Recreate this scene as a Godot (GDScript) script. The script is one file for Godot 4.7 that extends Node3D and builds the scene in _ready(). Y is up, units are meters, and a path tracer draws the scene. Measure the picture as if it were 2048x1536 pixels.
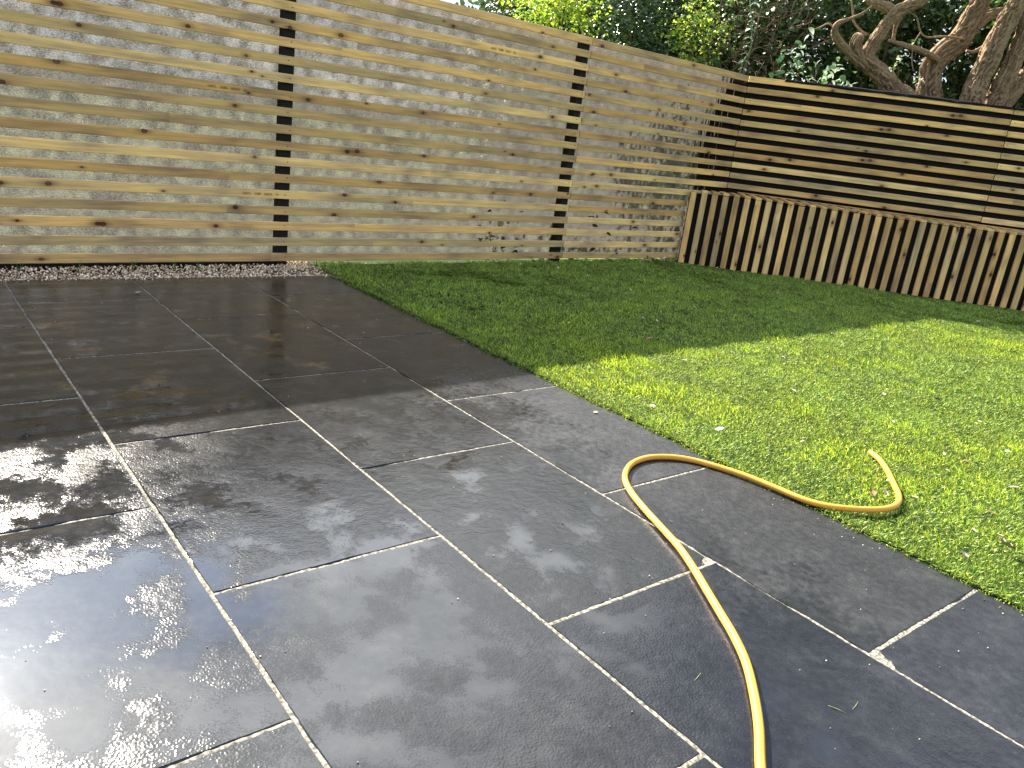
extends Node3D
# A walled-off garden corner: wet dark paving, artificial lawn, slatted fences, a slatted planter, a yellow hose.

const CAM := Vector3(0, 1.0688, 0)
const LEFT_AT := Vector3(2.12, 0, -4.985)      # foot of the fence post nearest the patio
const CORNER := Vector3(6.81, 0, -5.133)
const SLAT_H := 0.0525
const ROW0 := 0.045
const ROW := 0.1004
const ROWS := 18
const LAWN_X := 2.352
const PATIO_END := -4.73

var rng := RandomNumberGenerator.new()
var taken := {}
var wood: StandardMaterial3D
var sprinkle := FastNoiseLite.new()

# ---------------------------------------------------------------- helpers

func numbered(called: String) -> String:
	if not taken.has(called):
		taken[called] = 0
		return called
	taken[called] += 1
	return "%s_%03d" % [called, taken[called]]

func tag(o: Node, label: String, category: String, group := "", kind := "") -> void:
	if label: o.set_meta("label", label)
	if category: o.set_meta("category", category)
	if group: o.set_meta("group", group)
	if kind: o.set_meta("kind", kind)

func thing(called: String, label: String, category: String, at := Vector3.ZERO, turn := 0.0, group := "") -> Node3D:
	var o := Node3D.new()
	o.name = numbered(called)
	add_child(o)
	o.position = at
	o.rotation.y = turn
	tag(o, label, category, group)
	return o

func obj(called: String, mesh: Mesh, material: Material, parent: Node = self) -> MeshInstance3D:
	var o := MeshInstance3D.new()
	o.name = numbered(called) if parent == self else called
	o.mesh = mesh
	o.material_override = material
	parent.add_child(o, true)
	return o

func lin(r: float, g: float, b: float) -> Color:
	return Color(r, g, b).linear_to_srgb()

func mat(called: String, c: Color, rough := 0.8, spec := 0.5) -> StandardMaterial3D:
	var m := StandardMaterial3D.new()
	m.resource_name = called
	m.albedo_color = c
	m.roughness = rough
	m.metallic_specular = spec
	return m

func noise(seed_: int, freq: float, octaves := 3) -> FastNoiseLite:
	var n := FastNoiseLite.new()
	n.seed = seed_
	n.noise_type = FastNoiseLite.TYPE_SIMPLEX_SMOOTH
	n.frequency = freq
	n.fractal_octaves = octaves
	return n

func begin(flat := false) -> SurfaceTool:
	var st := SurfaceTool.new()
	st.begin(Mesh.PRIMITIVE_TRIANGLES)
	st.set_smooth_group(-1 if flat else 0)
	return st

func quad(st: SurfaceTool, a: Vector3, b: Vector3, c: Vector3, d: Vector3, ua := Vector2.ZERO, ub := Vector2.ZERO, uc := Vector2.ZERO, ud := Vector2.ZERO) -> void:
	# a b c d clockwise as seen from the front
	for p in [[a, ua], [b, ub], [c, uc], [a, ua], [c, uc], [d, ud]]:
		st.set_uv(p[1])
		st.add_vertex(p[0])

func finish(st: SurfaceTool) -> ArrayMesh:
	st.generate_normals()
	return st.commit()

func add_box(st: SurfaceTool, lo: Vector3, hi: Vector3) -> void:
	var p := func(x, y, z): return Vector3(hi.x if x else lo.x, hi.y if y else lo.y, hi.z if z else lo.z)
	quad(st, p.call(0, 1, 1), p.call(1, 1, 1), p.call(1, 0, 1), p.call(0, 0, 1))
	quad(st, p.call(1, 1, 0), p.call(0, 1, 0), p.call(0, 0, 0), p.call(1, 0, 0))
	quad(st, p.call(0, 1, 0), p.call(1, 1, 0), p.call(1, 1, 1), p.call(0, 1, 1))
	quad(st, p.call(0, 0, 1), p.call(1, 0, 1), p.call(1, 0, 0), p.call(0, 0, 0))
	quad(st, p.call(1, 1, 1), p.call(1, 1, 0), p.call(1, 0, 0), p.call(1, 0, 1))
	quad(st, p.call(0, 1, 0), p.call(0, 1, 1), p.call(0, 0, 1), p.call(0, 0, 0))

# a grid of points as one smooth sheet; at(i, j) gives a position, uv(i, j) a texture place
func sheet(nx: int, ny: int, at: Callable, uv: Callable) -> ArrayMesh:
	var st := begin()
	for j in ny + 1:
		for i in nx + 1:
			st.set_uv(uv.call(i, j))
			st.add_vertex(at.call(i, j))
	for j in ny:
		for i in nx:
			var a := j * (nx + 1) + i
			for k in [a, a + 1, a + nx + 2, a, a + nx + 2, a + nx + 1]:
				st.add_index(k)
	return finish(st)

# a round limb along points [x, y, z, radius]; ridge is the depth of the bark's furrows as a share of the radius
func add_limb(st: SurfaceTool, base: int, pts: Array, sides: int, step: float, ridge: float, seed_: int) -> int:
	var curve: Array[Vector4] = []
	for i in pts.size() - 1:
		var p: Array = []
		for k in [-1, 0, 1, 2]:
			var q = pts[clampi(i + k, 0, pts.size() - 1)]
			p.append(Vector4(q[0], q[1], q[2], q[3]))
		var d := Vector3(p[2].x - p[1].x, p[2].y - p[1].y, p[2].z - p[1].z).length()
		var n := maxi(1, int(d / step))
		for k in n:
			var t := float(k) / n
			curve.append(0.5 * ((2.0 * p[1]) + (p[2] - p[0]) * t + (2.0 * p[0] - 5.0 * p[1] + 4.0 * p[2] - p[3]) * t * t + (3.0 * p[1] - p[0] - 3.0 * p[2] + p[3]) * t * t * t))
	var e = pts[-1]
	curve.append(Vector4(e[0], e[1], e[2], e[3]))
	var bark := noise(seed_, 1.0, 2)
	var side := Vector3.ZERO
	var run := 0.0
	for i in curve.size():
		var here := Vector3(curve[i].x, curve[i].y, curve[i].z)
		var nxt := curve[mini(i + 1, curve.size() - 1)]
		var prv := curve[maxi(i - 1, 0)]
		var dir := Vector3(nxt.x - prv.x, nxt.y - prv.y, nxt.z - prv.z).normalized()
		if i == 0:
			side = dir.cross(Vector3(0.31, 0.2, 0.93)).normalized()
		side = (side - dir * side.dot(dir)).normalized()
		var up := dir.cross(side)
		run += step
		for k in sides:
			var a := TAU * k / sides
			var out := side * cos(a) + up * sin(a)
			var r := curve[i].w
			if ridge > 0.0:
				var tw := a + run * 0.9
				var n1 := absf(bark.get_noise_3d(cos(tw) * 3.2, sin(tw) * 3.2, run * 2.2))
				var n2 := bark.get_noise_3d(cos(a) * 0.7 + 9.0, sin(a) * 0.7, run * 4.0)
				var n3 := bark.get_noise_3d(cos(a) * 5.0, sin(a) * 5.0 + 20.0, run * 12.0)
				r *= 0.84 * (1.06 - ridge * 1.7 * (1.0 - smoothstep(0.0, 0.26, n1)) + ridge * 0.7 * n2 + ridge * 0.3 * n3)
			st.set_uv(Vector2(float(k) / sides, run))
			st.add_vertex(here + out * r)
	for i in curve.size() - 1:
		for k in sides:
			var a := base + i * sides + k
			var b := base + i * sides + (k + 1) % sides
			for v in [a, a + sides, b + sides, a, b + sides, b]:
				st.add_index(v)
	# round ends
	var n_all := curve.size() * sides
	for which in 2:
		var c := curve[0] if which == 0 else curve[-1]
		st.set_uv(Vector2.ZERO)
		st.add_vertex(Vector3(c.x, c.y, c.z))
		var ring := base if which == 0 else base + (curve.size() - 1) * sides
		for k in sides:
			var a := ring + k
			var b := ring + (k + 1) % sides
			for v in ([base + n_all, a, b] if which == 0 else [base + n_all + 1, b, a]):
				st.add_index(v)
	return base + n_all + 2

func limb(pts: Array, sides: int, step: float, ridge: float, seed_: int) -> ArrayMesh:
	var st := begin()
	add_limb(st, 0, pts, sides, step, ridge, seed_)
	return finish(st)

# ---------------------------------------------------------------- timber

func make_wood() -> void:
	# 16 battens, one strip of 48 pixels each, 4.8 m long
	var w := 2048
	var h := 768
	var fine := noise(3, 0.09, 3).get_image(256, h)
	fine.resize(w, h, Image.INTERPOLATE_CUBIC)
	var band := noise(4, 0.035, 2).get_image(128, h)
	band.resize(w, h, Image.INTERPOLATE_CUBIC)
	var cloud := noise(5, 0.03, 4).get_image(256, 128)
	cloud.resize(w, h, Image.INTERPOLATE_CUBIC)
	var speck := noise(6, 0.45, 2).get_image(w, h)
	var f := fine.get_data()
	var b := band.get_data()
	var c := cloud.get_data()
	var s := speck.get_data()
	var data := PackedByteArray()
	data.resize(w * h * 3)
	var hgt := PackedByteArray()
	hgt.resize(w * h)
	rng.seed = 11
	for strip in 16:
		var tone := rng.randf_range(0.84, 1.08)
		var warm := rng.randf_range(-0.6, 1.0)
		if strip in [3, 8, 13]: warm = 1.3; tone = 0.86
		var base := Vector3(0.80 + 0.02 * warm, 0.675 - 0.01 * warm, 0.45 - 0.03 * warm) * tone
		for y in range(strip * 48, strip * 48 + 48):
			var at := y * w
			for x in w:
				var g := (f[at] - 128) / 128.0
				var g2 := (b[at] - 128) / 128.0
				var g3 := (c[at] - 128) / 128.0
				var g4 := (s[at] - 128) / 128.0
				var v := 1.0 + 0.09 * g + 0.12 * g2 + 0.10 * g3 + 0.05 * g4 - 0.16 * clampf(-g3 - 0.2, 0.0, 0.6)
				data[at * 3] = clampi(int(255.0 * base.x * v), 0, 255)
				data[at * 3 + 1] = clampi(int(255.0 * base.y * (v - 0.02 * g2)), 0, 255)
				data[at * 3 + 2] = clampi(int(255.0 * base.z * (v - 0.10 * g2 - 0.06 * g3)), 0, 255)
				hgt[at] = clampi(int(128 + 60 * g + 30 * g4), 0, 255)
				at += 1
		# knots: dark heart, ring, and stained wood drawn out along the grain
		for k in rng.randi_range(3, 6):
			var kx := rng.randf_range(20, w - 20)
			var ky := strip * 48 + rng.randf_range(8, 40)
			var r := rng.randf_range(3.0, 9.5)
			var dark := rng.randf_range(0.15, 0.62)
			for yy in range(maxi(strip * 48, int(ky - r * 3)), mini(strip * 48 + 48, int(ky + r * 3))):
				for xx in range(maxi(0, int(kx - r * 6)), mini(w, int(kx + r * 6))):
					var dx := (xx - kx) * 1.42
					var dy := yy - ky
					var d := sqrt(dx * dx + dy * dy) / r
					var halo := exp(-pow(dx / (r * 3.2), 2.0) - pow(dy / (r * 1.7), 2.0)) * 0.36
					var heart := clampf((1.12 - d) * 5.0, 0.0, 1.0) * dark * (0.75 + 0.25 * sin(d * 9.0))
					var ring := exp(-pow((d - 1.0) * 5.0, 2.0)) * 0.3
					var keep := 1.0 - clampf(halo + heart + ring, 0.0, 0.85)
					var at2 := (yy * w + xx) * 3
					data[at2] = int(data[at2] * lerpf(1.0, keep, 0.86))
					data[at2 + 1] = int(data[at2 + 1] * keep)
					data[at2 + 2] = int(data[at2 + 2] * pow(keep, 1.15))
	wood = mat("pale treated softwood", Color.WHITE, 0.62, 0.4)
	wood.albedo_texture = ImageTexture.create_from_image(Image.create_from_data(w, h, false, Image.FORMAT_RGB8, data))
	wood.heightmap_enabled = true
	wood.heightmap_scale = 0.05
	wood.heightmap_texture = ImageTexture.create_from_image(Image.create_from_data(w, h, false, Image.FORMAT_L8, hgt))

# a batten from x0 to x1, its lower edge at y 0 and its back at z 0; strip picks the board of the texture
func batten(x0: float, x1: float, high: float, deep: float, strip: int, u0: float, bow: float, seed_: int) -> ArrayMesh:
	var st := begin(true)
	var c := 0.0022
	var ring := [[0.0, deep - c], [c, deep], [high - c, deep], [high, deep - c], [high, c], [high - c, 0.0], [c, 0.0], [0.0, c]]
	var vs := [0.90, 0.95, 0.05, 0.10, 0.42, 0.5, 0.9, 0.6]
	var n := maxi(1, mini(6, int((x1 - x0) / 0.5)))
	var ends: Array = []
	var r := RandomNumberGenerator.new()
	r.seed = seed_
	var ph := r.randf() * TAU
	for i in n + 1:
		var x := lerpf(x0, x1, float(i) / n)
		var dy := bow * sin(x * 1.7 + ph)
		var dz := absf(bow) * 0.5 * (1.0 + sin(x * 2.3 + ph * 2.0))
		var row: Array = []
		for k in ring.size():
			row.append([Vector3(x, ring[k][0] + dy, ring[k][1] + dz), Vector2(x / 4.8 + u0, (strip + 0.03 + 0.94 * vs[k]) / 16.0)])
		ends.append(row)
	for i in n:
		for k in ring.size():
			var k2 := (k + 1) % ring.size()
			var a = ends[i][k]
			var b = ends[i][k2]
			var e = ends[i + 1][k]
			var d = ends[i + 1][k2]
			quad(st, b[0], d[0], e[0], a[0], b[1], d[1], e[1], a[1])
	for end in 2:
		var row = ends[0] if end == 0 else ends[n]
		for k in range(1, ring.size() - 1):
			var tri := [row[0], row[k], row[k + 1]] if end == 1 else [row[0], row[k + 1], row[k]]
			for p in tri:
				st.set_uv(p[1])
				st.add_vertex(p[0])
	return finish(st)

# ---------------------------------------------------------------- the paving

func layer(w: int, h: int, seed_: int, wave_px: float, octaves: int, shrink := 1) -> PackedFloat32Array:
	var im := noise(seed_, shrink / wave_px, octaves).get_image(w / shrink, h / shrink)
	im.convert(Image.FORMAT_RF)
	if shrink > 1:
		im.resize(w, h, Image.INTERPOLATE_CUBIC)
	return im.get_data().to_float32_array()

# colour, gloss and relief of wet riven stone over the square at x0, z0; pools lie where the relief dips below the water
func stone(called: String, x0: float, z0: float, size: float, px: int, seed_: int) -> StandardMaterial3D:
	var mm := size * 1000.0 / px
	var big := layer(px, px, seed_, 210.0 / mm, 3, 8)
	var mid := layer(px, px, seed_ + 1, 34.0 / mm, 3, 2)
	var grain := layer(px, px, seed_ + 2, 6.5 / mm, 2)
	var stain := layer(px, px, seed_ + 3, 150.0 / mm, 5, 2)
	var fleck := layer(px, px, seed_ + 4, 12.0 / mm, 3)
	var damp := layer(px, px, seed_ + 5, 420.0 / mm, 4, 8)
	var col := PackedByteArray()
	col.resize(px * px * 3)
	var rgh := PackedByteArray()
	rgh.resize(px * px)
	var wet := PackedByteArray()
	wet.resize(px * px)
	var rel := PackedFloat32Array()
	rel.resize(px * px)
	# where water stands: x, z, reach along x, reach along z, depth
	var pools := [[0.22, -1.62, 0.44, 0.38, 0.27], [0.2, -2.2, 0.35, 0.14, 0.12], [0.10, -1.22, 0.34, 0.3, 0.19], [0.62, -1.05, 0.2, 0.2, 0.14], [0.88, -1.38, 0.26, 0.34, 0.20], [1.52, -1.86, 0.13, 0.09, 0.26], [1.22, -1.02, 0.20, 0.14, 0.16], [1.36, -1.30, 0.08, 0.2, 0.14], [0.78, -2.76, 0.36, 0.20, 0.24], [0.32, -2.66, 0.34, 0.24, 0.24], [0.62, -3.55, 0.3, 0.3, 0.13], [1.35, -3.4, 0.3, 0.3, 0.10], [1.0, -3.1, 0.5, 0.3, 0.08], [0.45, -2.05, 0.4, 0.16, 0.10], [1.75, -3.2, 0.35, 0.4, 0.06], [2.1, -3.6, 0.3, 0.4, 0.06]]
	var at := 0
	for j in px:
		var z := z0 + (j + 0.5) / px * size
		var near: Array = []
		for p in pools:
			if absf(z - p[1]) < 2.0 * p[3]: near.append(p)
		for i in px:
			var x := x0 + (i + 0.5) / px * size
			var b := big[at]
			var m := mid[at]
			var g := grain[at]
			var dv := damp[at]
			# wet on the left and the middle, drying beyond the hose
			var dry := clampf((x - 1.72 + 0.55 * (dv - 0.5) + 0.22 * (m - 0.5) + 0.10 * (z + 1.6)) * 4.0, 0.0, 1.0)
			if z < -2.35: dry *= clampf((z + 2.9) * 1.8, 0.25, 1.0)
			var h := 0.50 * b + 0.18 * m + (0.10 + 0.26 * stain[at]) * g
			var level := 0.30 - 0.20 * dry + 0.22 * (stain[at] - 0.5) + 0.10 * (dv - 0.5) - 0.04 * smoothstep(-2.5, -3.1, z)
			for p in near:
				var q: float = (x - p[0]) * (x - p[0]) / (p[2] * p[2]) + (z - p[1]) * (z - p[1]) / (p[3] * p[3])
				if q < 4.0: level += p[4] * exp(-q)
			var pool := clampf((level - h) * 22.0, 0.0, 1.0)
			# a film of water softens the grain around the pools
			var film := clampf((level + 0.10 - h) * 5.0, 0.0, 1.0) * (1.0 - 0.7 * dry)
			h = lerpf(h, 0.50 * b + 0.12 * m + (0.03 + 0.18 * stain[at]) * g, film * 0.8)
			h = lerpf(h, level, pool)
			rel[at] = h
			wet[at] = clampi(int(255.0 * clampf(pool * 0.36 + film * 0.14 * (1.0 - dry), 0.0, 1.0)), 0, 255)
			var fl := fleck[at]
			var rough := lerpf(0.16 + 0.10 * (dv - 0.3) + 0.10 * (fl - 0.5), 0.42 + 0.16 * (fl - 0.5) + 0.12 * (m - 0.5), dry)
			rough = lerpf(rough, 0.045, film * 0.8)
			rough = lerpf(rough, 0.018, pool)
			rgh[at] = clampi(int(rough * 255.0), 5, 255)
			var s := stain[at]
			var v := 0.135 + 0.055 * (s - 0.5) + 0.05 * (m - 0.5) + 0.03 * (g - 0.5) + 0.025 * dry
			var silt := clampf((s - 0.60) * 5.0, 0.0, 1.0) * (0.35 + fl)
			var chalk := clampf((fl - 0.72) * 7.0, 0.0, 1.0) * clampf((0.5 - s) * 4.0 + 0.25, 0.0, 1.0)
			col[at * 3] = clampi(int(255.0 * (v * 0.965 + 0.018 * silt + 0.07 * chalk)), 0, 255)
			col[at * 3 + 1] = clampi(int(255.0 * (v + 0.016 * silt + 0.075 * chalk)), 0, 255)
			col[at * 3 + 2] = clampi(int(255.0 * (v * 1.065 + 0.008 * silt + 0.08 * chalk)), 0, 255)
			at += 1
	var mt := mat(called, Color.WHITE, 1.0, 0.42)
	mt.albedo_texture = ImageTexture.create_from_image(Image.create_from_data(px, px, false, Image.FORMAT_RGB8, col))
	mt.roughness_texture = ImageTexture.create_from_image(Image.create_from_data(px, px, false, Image.FORMAT_L8, rgh))
	mt.roughness_texture_channel = BaseMaterial3D.TEXTURE_CHANNEL_RED
	mt.clearcoat_enabled = true
	mt.clearcoat = 1.0
	mt.clearcoat_roughness = 0.02
	mt.clearcoat_texture = ImageTexture.create_from_image(Image.create_from_data(px, px, false, Image.FORMAT_L8, wet))
	mt.heightmap_enabled = true
	mt.heightmap_scale = 0.28
	mt.heightmap_texture = ImageTexture.create_from_image(Image.create_from_data(px, px, false, Image.FORMAT_RF, rel.to_byte_array()))
	return mt

# one slab with a slightly nibbled outline; chips are [corner number, along x, along z]
func slab(x0: float, x1: float, z0: float, z1: float, ux: float, uz: float, us: float, chips: Array, seed_: int) -> ArrayMesh:
	var r := RandomNumberGenerator.new()
	r.seed = seed_
	var corners := [Vector2(x0, z0), Vector2(x1, z0), Vector2(x1, z1), Vector2(x0, z1)]
	var line: Array[Vector2] = []
	for k in 4:
		var a: Vector2 = corners[k]
		var b: Vector2 = corners[(k + 1) % 4]
		var cut := Vector2.ZERO
		for ch in chips:
			if ch[0] == k: cut = Vector2(ch[1], ch[2])
		if cut != Vector2.ZERO:
			var inward := Vector2(signf(x0 + x1 - 2.0 * a.x), signf(z0 + z1 - 2.0 * a.y))
			var pa := a + Vector2(0, inward.y * cut.y)
			var pb := a + Vector2(inward.x * cut.x, 0)
			if k == 1 or k == 3: pa = a + Vector2(inward.x * cut.x, 0); pb = a + Vector2(0, inward.y * cut.y)
			line.append(pa)
			line.append((pa + pb) * 0.5 + inward * 0.006)
			line.append(pb)
		else:
			line.append(a)
		var n := int(a.distance_to(b) / 0.035)
		var skip := Vector2.ZERO
		for ch in chips:
			if ch[0] == (k + 1) % 4: skip = Vector2(ch[1], ch[2])
		var lead := (cut.x if k % 2 == 0 else cut.y) + 0.01
		var tail := (skip.x if k % 2 == 0 else skip.y) + 0.01
		for i in range(1, n):
			var q := a.lerp(b, float(i) / n)
			if q.distance_to(a) > lead and q.distance_to(b) > tail: line.append(q)
	var mid := Vector2((x0 + x1) * 0.5, (z0 + z1) * 0.5)
	var n_all := line.size()
	for i in n_all:
		line[i] += (mid - line[i]).normalized() * r.randf_range(0.0, 0.0022)
	var tilt := Vector2(r.randf_range(-0.0012, 0.0012), r.randf_range(-0.0012, 0.0012))
	var top := func(p: Vector2) -> Vector3: return Vector3(p.x, tilt.x * (p.x - mid.x) + tilt.y * (p.y - mid.y), p.y)
	var uv := func(p: Vector2) -> Vector2: return Vector2((p.x - ux) / us, (p.y - uz) / us)
	var st := begin(true)
	for i in n_all:
		var a := line[i]
		var b := line[(i + 1) % n_all]
		var ai := a + (mid - a).normalized() * 0.0028
		var bi := b + (mid - b).normalized() * 0.0028
		for p in [mid, ai, bi]:
			st.set_uv(uv.call(p))
			st.add_vertex(top.call(p))
		var a1: Vector3 = top.call(a) - Vector3(0, 0.003, 0)
		var b1: Vector3 = top.call(b) - Vector3(0, 0.003, 0)
		quad(st, top.call(ai), a1, b1, top.call(bi), uv.call(ai), uv.call(a), uv.call(b), uv.call(bi))
		var down := Vector3(0, -0.022, 0)
		quad(st, a1, a1 + down, b1 + down, b1, uv.call(a), uv.call(a), uv.call(b), uv.call(b))
	return finish(st)

# a ribbon of pointing mortar with an uneven face and ragged edges
func mortar(st: SurfaceTool, base: int, a: Vector2, b: Vector2, wide: float, n1: FastNoiseLite) -> int:
	var n := int(a.distance_to(b) / 0.012) + 1
	var dir := (b - a).normalized()
	var across := Vector2(-dir.y, dir.x)
	for i in n + 1:
		var p := a.lerp(b, float(i) / n)
		var gap := n1.get_noise_2d(p.x * 3.0 + 40.0, p.y * 3.0)
		var sink := -0.0012 - 0.0045 * clampf((gap - 0.16) * 2.0, 0.0, 1.0)
		for k in 5:
			var t := (k - 2) / 2.0
			var half := wide * (0.5 + 0.42 * n1.get_noise_2d(p.x * 45.0 + 7.0 * signf(t), p.y * 45.0))
			var q := p + across * half * t
			var y := sink + 0.0014 * n1.get_noise_2d(q.x * 60.0, q.y * 60.0) - 0.0015 * absf(t) * absf(t)
			st.set_uv(q * 2.0)
			st.add_vertex(Vector3(q.x, y, q.y))
	for i in n:
		for k in 4:
			var v := base + i * 5 + k
			for w in [v, v + 5, v + 6, v, v + 6, v + 1]:
				st.add_index(w)
	return base + (n + 1) * 5

func build_patio() -> void:
	var patio := Node3D.new()
	patio.name = "patio"
	add_child(patio)
	tag(patio, "wet charcoal stone slab patio with pale mortar joints", "", "", "structure")
	var near_at := Vector3(-0.55, 0, -2.92)
	var far_at := Vector3(-0.9, 0, -5.5)
	var near_m := stone("wet riven stone", near_at.x, near_at.z, 2.95, 1792, 21)
	var far_m := stone("wet riven stone further off", far_at.x, far_at.z, 3.4, 1024, 61)
	var near_tones := [near_m]
	var far_tones := [far_m]
	for tone in [Color(0.86, 0.87, 0.90), Color(0.93, 0.93, 0.91)]:
		for pair in [[near_m, near_tones], [far_m, far_tones]]:
			var t: StandardMaterial3D = pair[0].duplicate()
			t.albedo_color = tone
			pair[1].append(t)
	var even := [0.255, -0.648, -1.553, -2.452, -3.348, -4.25, PATIO_END]
	var odd := [0.7, -0.2, -1.103, -2.010, -2.896, -3.821, PATIO_END]
	var edges := [-1.915, -1.305, -0.695, -0.085, 0.525, 1.1357, 1.748, 2.35]
	var st := begin()
	var at := 0
	var wob := noise(77, 1.0, 3)
	var seed_ := 100
	for c in edges.size() - 1:
		var zs: Array = even if c % 2 == 0 else odd
		var x0: float = edges[c] + 0.0030
		var x1: float = edges[c + 1] - 0.0030
		if c == edges.size() - 2: x1 = edges[c + 1] + 0.03
		for k in zs.size() - 1:
			var z1: float = zs[k] - 0.0028
			var z0: float = zs[k + 1] + 0.0028
			if z1 - z0 < 0.1: continue
			var chips := []
			if c == 6 and k == 0: chips = [[0, 0.03, 0.055]]
			if c == 5 and k == 2: chips = [[2, 0.034, 0.03]]
			var near := (z0 + z1) * 0.5 > -2.5
			var o := near_at if near else far_at
			var s := obj("slab", slab(x0, x1, z0, z1, o.x, o.z, 2.95 if near else 3.4, chips, seed_), (near_tones if near else far_tones)[(seed_ * 7 + c) % 3], patio)
			s.position.y = sin(seed_ * 1.7) * 0.0006
			seed_ += 1
			if k > 0:
				at = mortar(st, at, Vector2(edges[c] + 0.004, zs[k]), Vector2(edges[c + 1] - 0.004, zs[k]), 0.021 if (c == 6 and k == 1) else 0.0125, wob)
			for ch in chips:
				var cx: float = edges[c] if ch[0] in [0, 3] else edges[c + 1]
				var cz: float = zs[k + 1] if ch[0] in [0, 1] else zs[k]
				var sx := 1.0 if ch[0] in [0, 3] else -1.0
				var sz := 1.0 if ch[0] in [0, 1] else -1.0
				at = mortar(st, at, Vector2(cx + sx * 0.012, cz), Vector2(cx + sx * 0.010, cz + sz * (ch[2] + 0.006)), 0.034, wob)
				at = mortar(st, at, Vector2(cx, cz + sz * 0.01), Vector2(cx + sx * (ch[1] + 0.008), cz + sz * 0.010), 0.026, wob)
		if c > 0:
			at = mortar(st, at, Vector2(edges[c], 0.6), Vector2(edges[c], PATIO_END), 0.0125, wob)
	var mm := mat("sandy mortar", Color.WHITE, 0.9, 0.3)
	mm.albedo_texture = speckle(Color(0.66, 0.64, 0.58), Color(0.24, 0.235, 0.21), 31, 0.06, 512, 5)
	mm.uv1_triplanar = true
	mm.uv1_world_triplanar = true
	mm.uv1_scale = Vector3.ONE * 2.5
	obj("mortar", finish(st), mm, patio)
	var bed := begin(true)
	add_box(bed, Vector3(-1.95, -0.09, PATIO_END + 0.01), Vector3(2.36, -0.024, 0.7))
	obj("bedding", finish(bed), mat("dark bedding", lin(0.03, 0.027, 0.022), 0.95, 0.2), patio)

func speckle(a: Color, b: Color, seed_: int, freq: float, px: int, octaves := 4) -> ImageTexture:
	var im := noise(seed_, freq, octaves).get_seamless_image(px, px)
	var d := im.get_data()
	var o := PackedByteArray()
	o.resize(px * px * 3)
	for i in px * px:
		var t := clampf((d[i] / 255.0 - 0.5) * 1.5 + 0.5, 0.0, 1.0)
		o[i * 3] = int(255.0 * lerpf(a.r, b.r, t))
		o[i * 3 + 1] = int(255.0 * lerpf(a.g, b.g, t))
		o[i * 3 + 2] = int(255.0 * lerpf(a.b, b.b, t))
	return ImageTexture.create_from_image(Image.create_from_data(px, px, false, Image.FORMAT_RGB8, o))

# ---------------------------------------------------------------- fences

func slats_for(fence: Node3D, spans: Array, first: int, seed_: int, screws: Array, stop_short := 0.0) -> Array:
	var screw_mesh := CylinderMesh.new()
	screw_mesh.top_radius = 0.0036
	screw_mesh.bottom_radius = 0.0036
	screw_mesh.height = 0.004
	screw_mesh.radial_segments = 8
	screw_mesh.rings = 0
	var turned := ArrayMesh.new()
	var arr := screw_mesh.get_mesh_arrays()
	for key in [Mesh.ARRAY_VERTEX, Mesh.ARRAY_NORMAL]:
		var v: PackedVector3Array = arr[key]
		for i in v.size(): v[i] = Vector3(v[i].x, -v[i].z, v[i].y)
		arr[key] = v
	turned.add_surface_from_arrays(Mesh.PRIMITIVE_TRIANGLES, arr)
	var screw_m := mat("dark screw heads", lin(0.05, 0.04, 0.03), 0.5)
	rng.seed = seed_
	var made := []
	for k in range(first, ROWS):
		for n in spans.size():
			var x0: float = spans[n][0] + rng.randf_range(0.0, 0.0015)
			var x1: float = spans[n][1] - rng.randf_range(0.0, 0.003)
			if n == spans.size() - 1 and k < 6: x1 -= stop_short
			var strip := rng.randi_range(0, 15)
			var o := obj("slat", batten(x0, x1, SLAT_H + rng.randf_range(-0.001, 0.001), 0.021, strip, rng.randf(), rng.randf_range(-0.0028, 0.0028), rng.randi()), wood, fence)
			o.position = Vector3(0, ROW0 + ROW * k + rng.randf_range(-0.0025, 0.0025), 0)
			for sx in screws:
				if sx > x0 + 0.02 and sx < x1 - 0.02:
					var s := obj("screw", turned, screw_m, o)
					s.position = Vector3(sx + rng.randf_range(-0.012, 0.012), 0.026 + rng.randf_range(-0.008, 0.008), 0.0225)
			made.append(o)
	return made

func fleece_material() -> StandardMaterial3D:
	var w := 1024
	var h := 512
	var a := noise(41, 0.016, 4).get_seamless_image(w, h).get_data()
	var b := noise(42, 0.26, 2).get_seamless_image(w, h).get_data()
	var fib := noise(43, 0.20, 2).get_seamless_image(w / 2, h)
	fib.resize(w, h, Image.INTERPOLATE_CUBIC)
	var c := fib.get_data()
	var out := PackedByteArray()
	out.resize(w * h * 4)
	for i in w * h:
		var n := (a[i] - 128) / 128.0
		var f := (b[i] - 128) / 128.0
		var g := (c[i] - 128) / 128.0
		var t := 0.5 + 0.18 * n + 0.32 * f + 0.20 * g
		out[i * 4] = clampi(int(255.0 * (0.20 + 0.42 * t)), 0, 255)
		out[i * 4 + 1] = clampi(int(255.0 * (0.20 + 0.412 * t)), 0, 255)
		out[i * 4 + 2] = clampi(int(255.0 * (0.195 + 0.395 * t)), 0, 255)
		out[i * 4 + 3] = clampi(int(255.0 * (0.955 - 0.08 * n - 0.05 * f - 0.04 * g)), 120, 254)
	var m := mat("white garden fleece", Color.WHITE, 0.9, 0.2)
	m.albedo_texture = ImageTexture.create_from_image(Image.create_from_data(w, h, false, Image.FORMAT_RGBA8, out))
	m.transparency = BaseMaterial3D.TRANSPARENCY_ALPHA
	m.cull_mode = BaseMaterial3D.CULL_DISABLED
	m.backlight_enabled = true
	m.backlight = Color(0.70, 0.70, 0.70)
	return m

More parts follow.
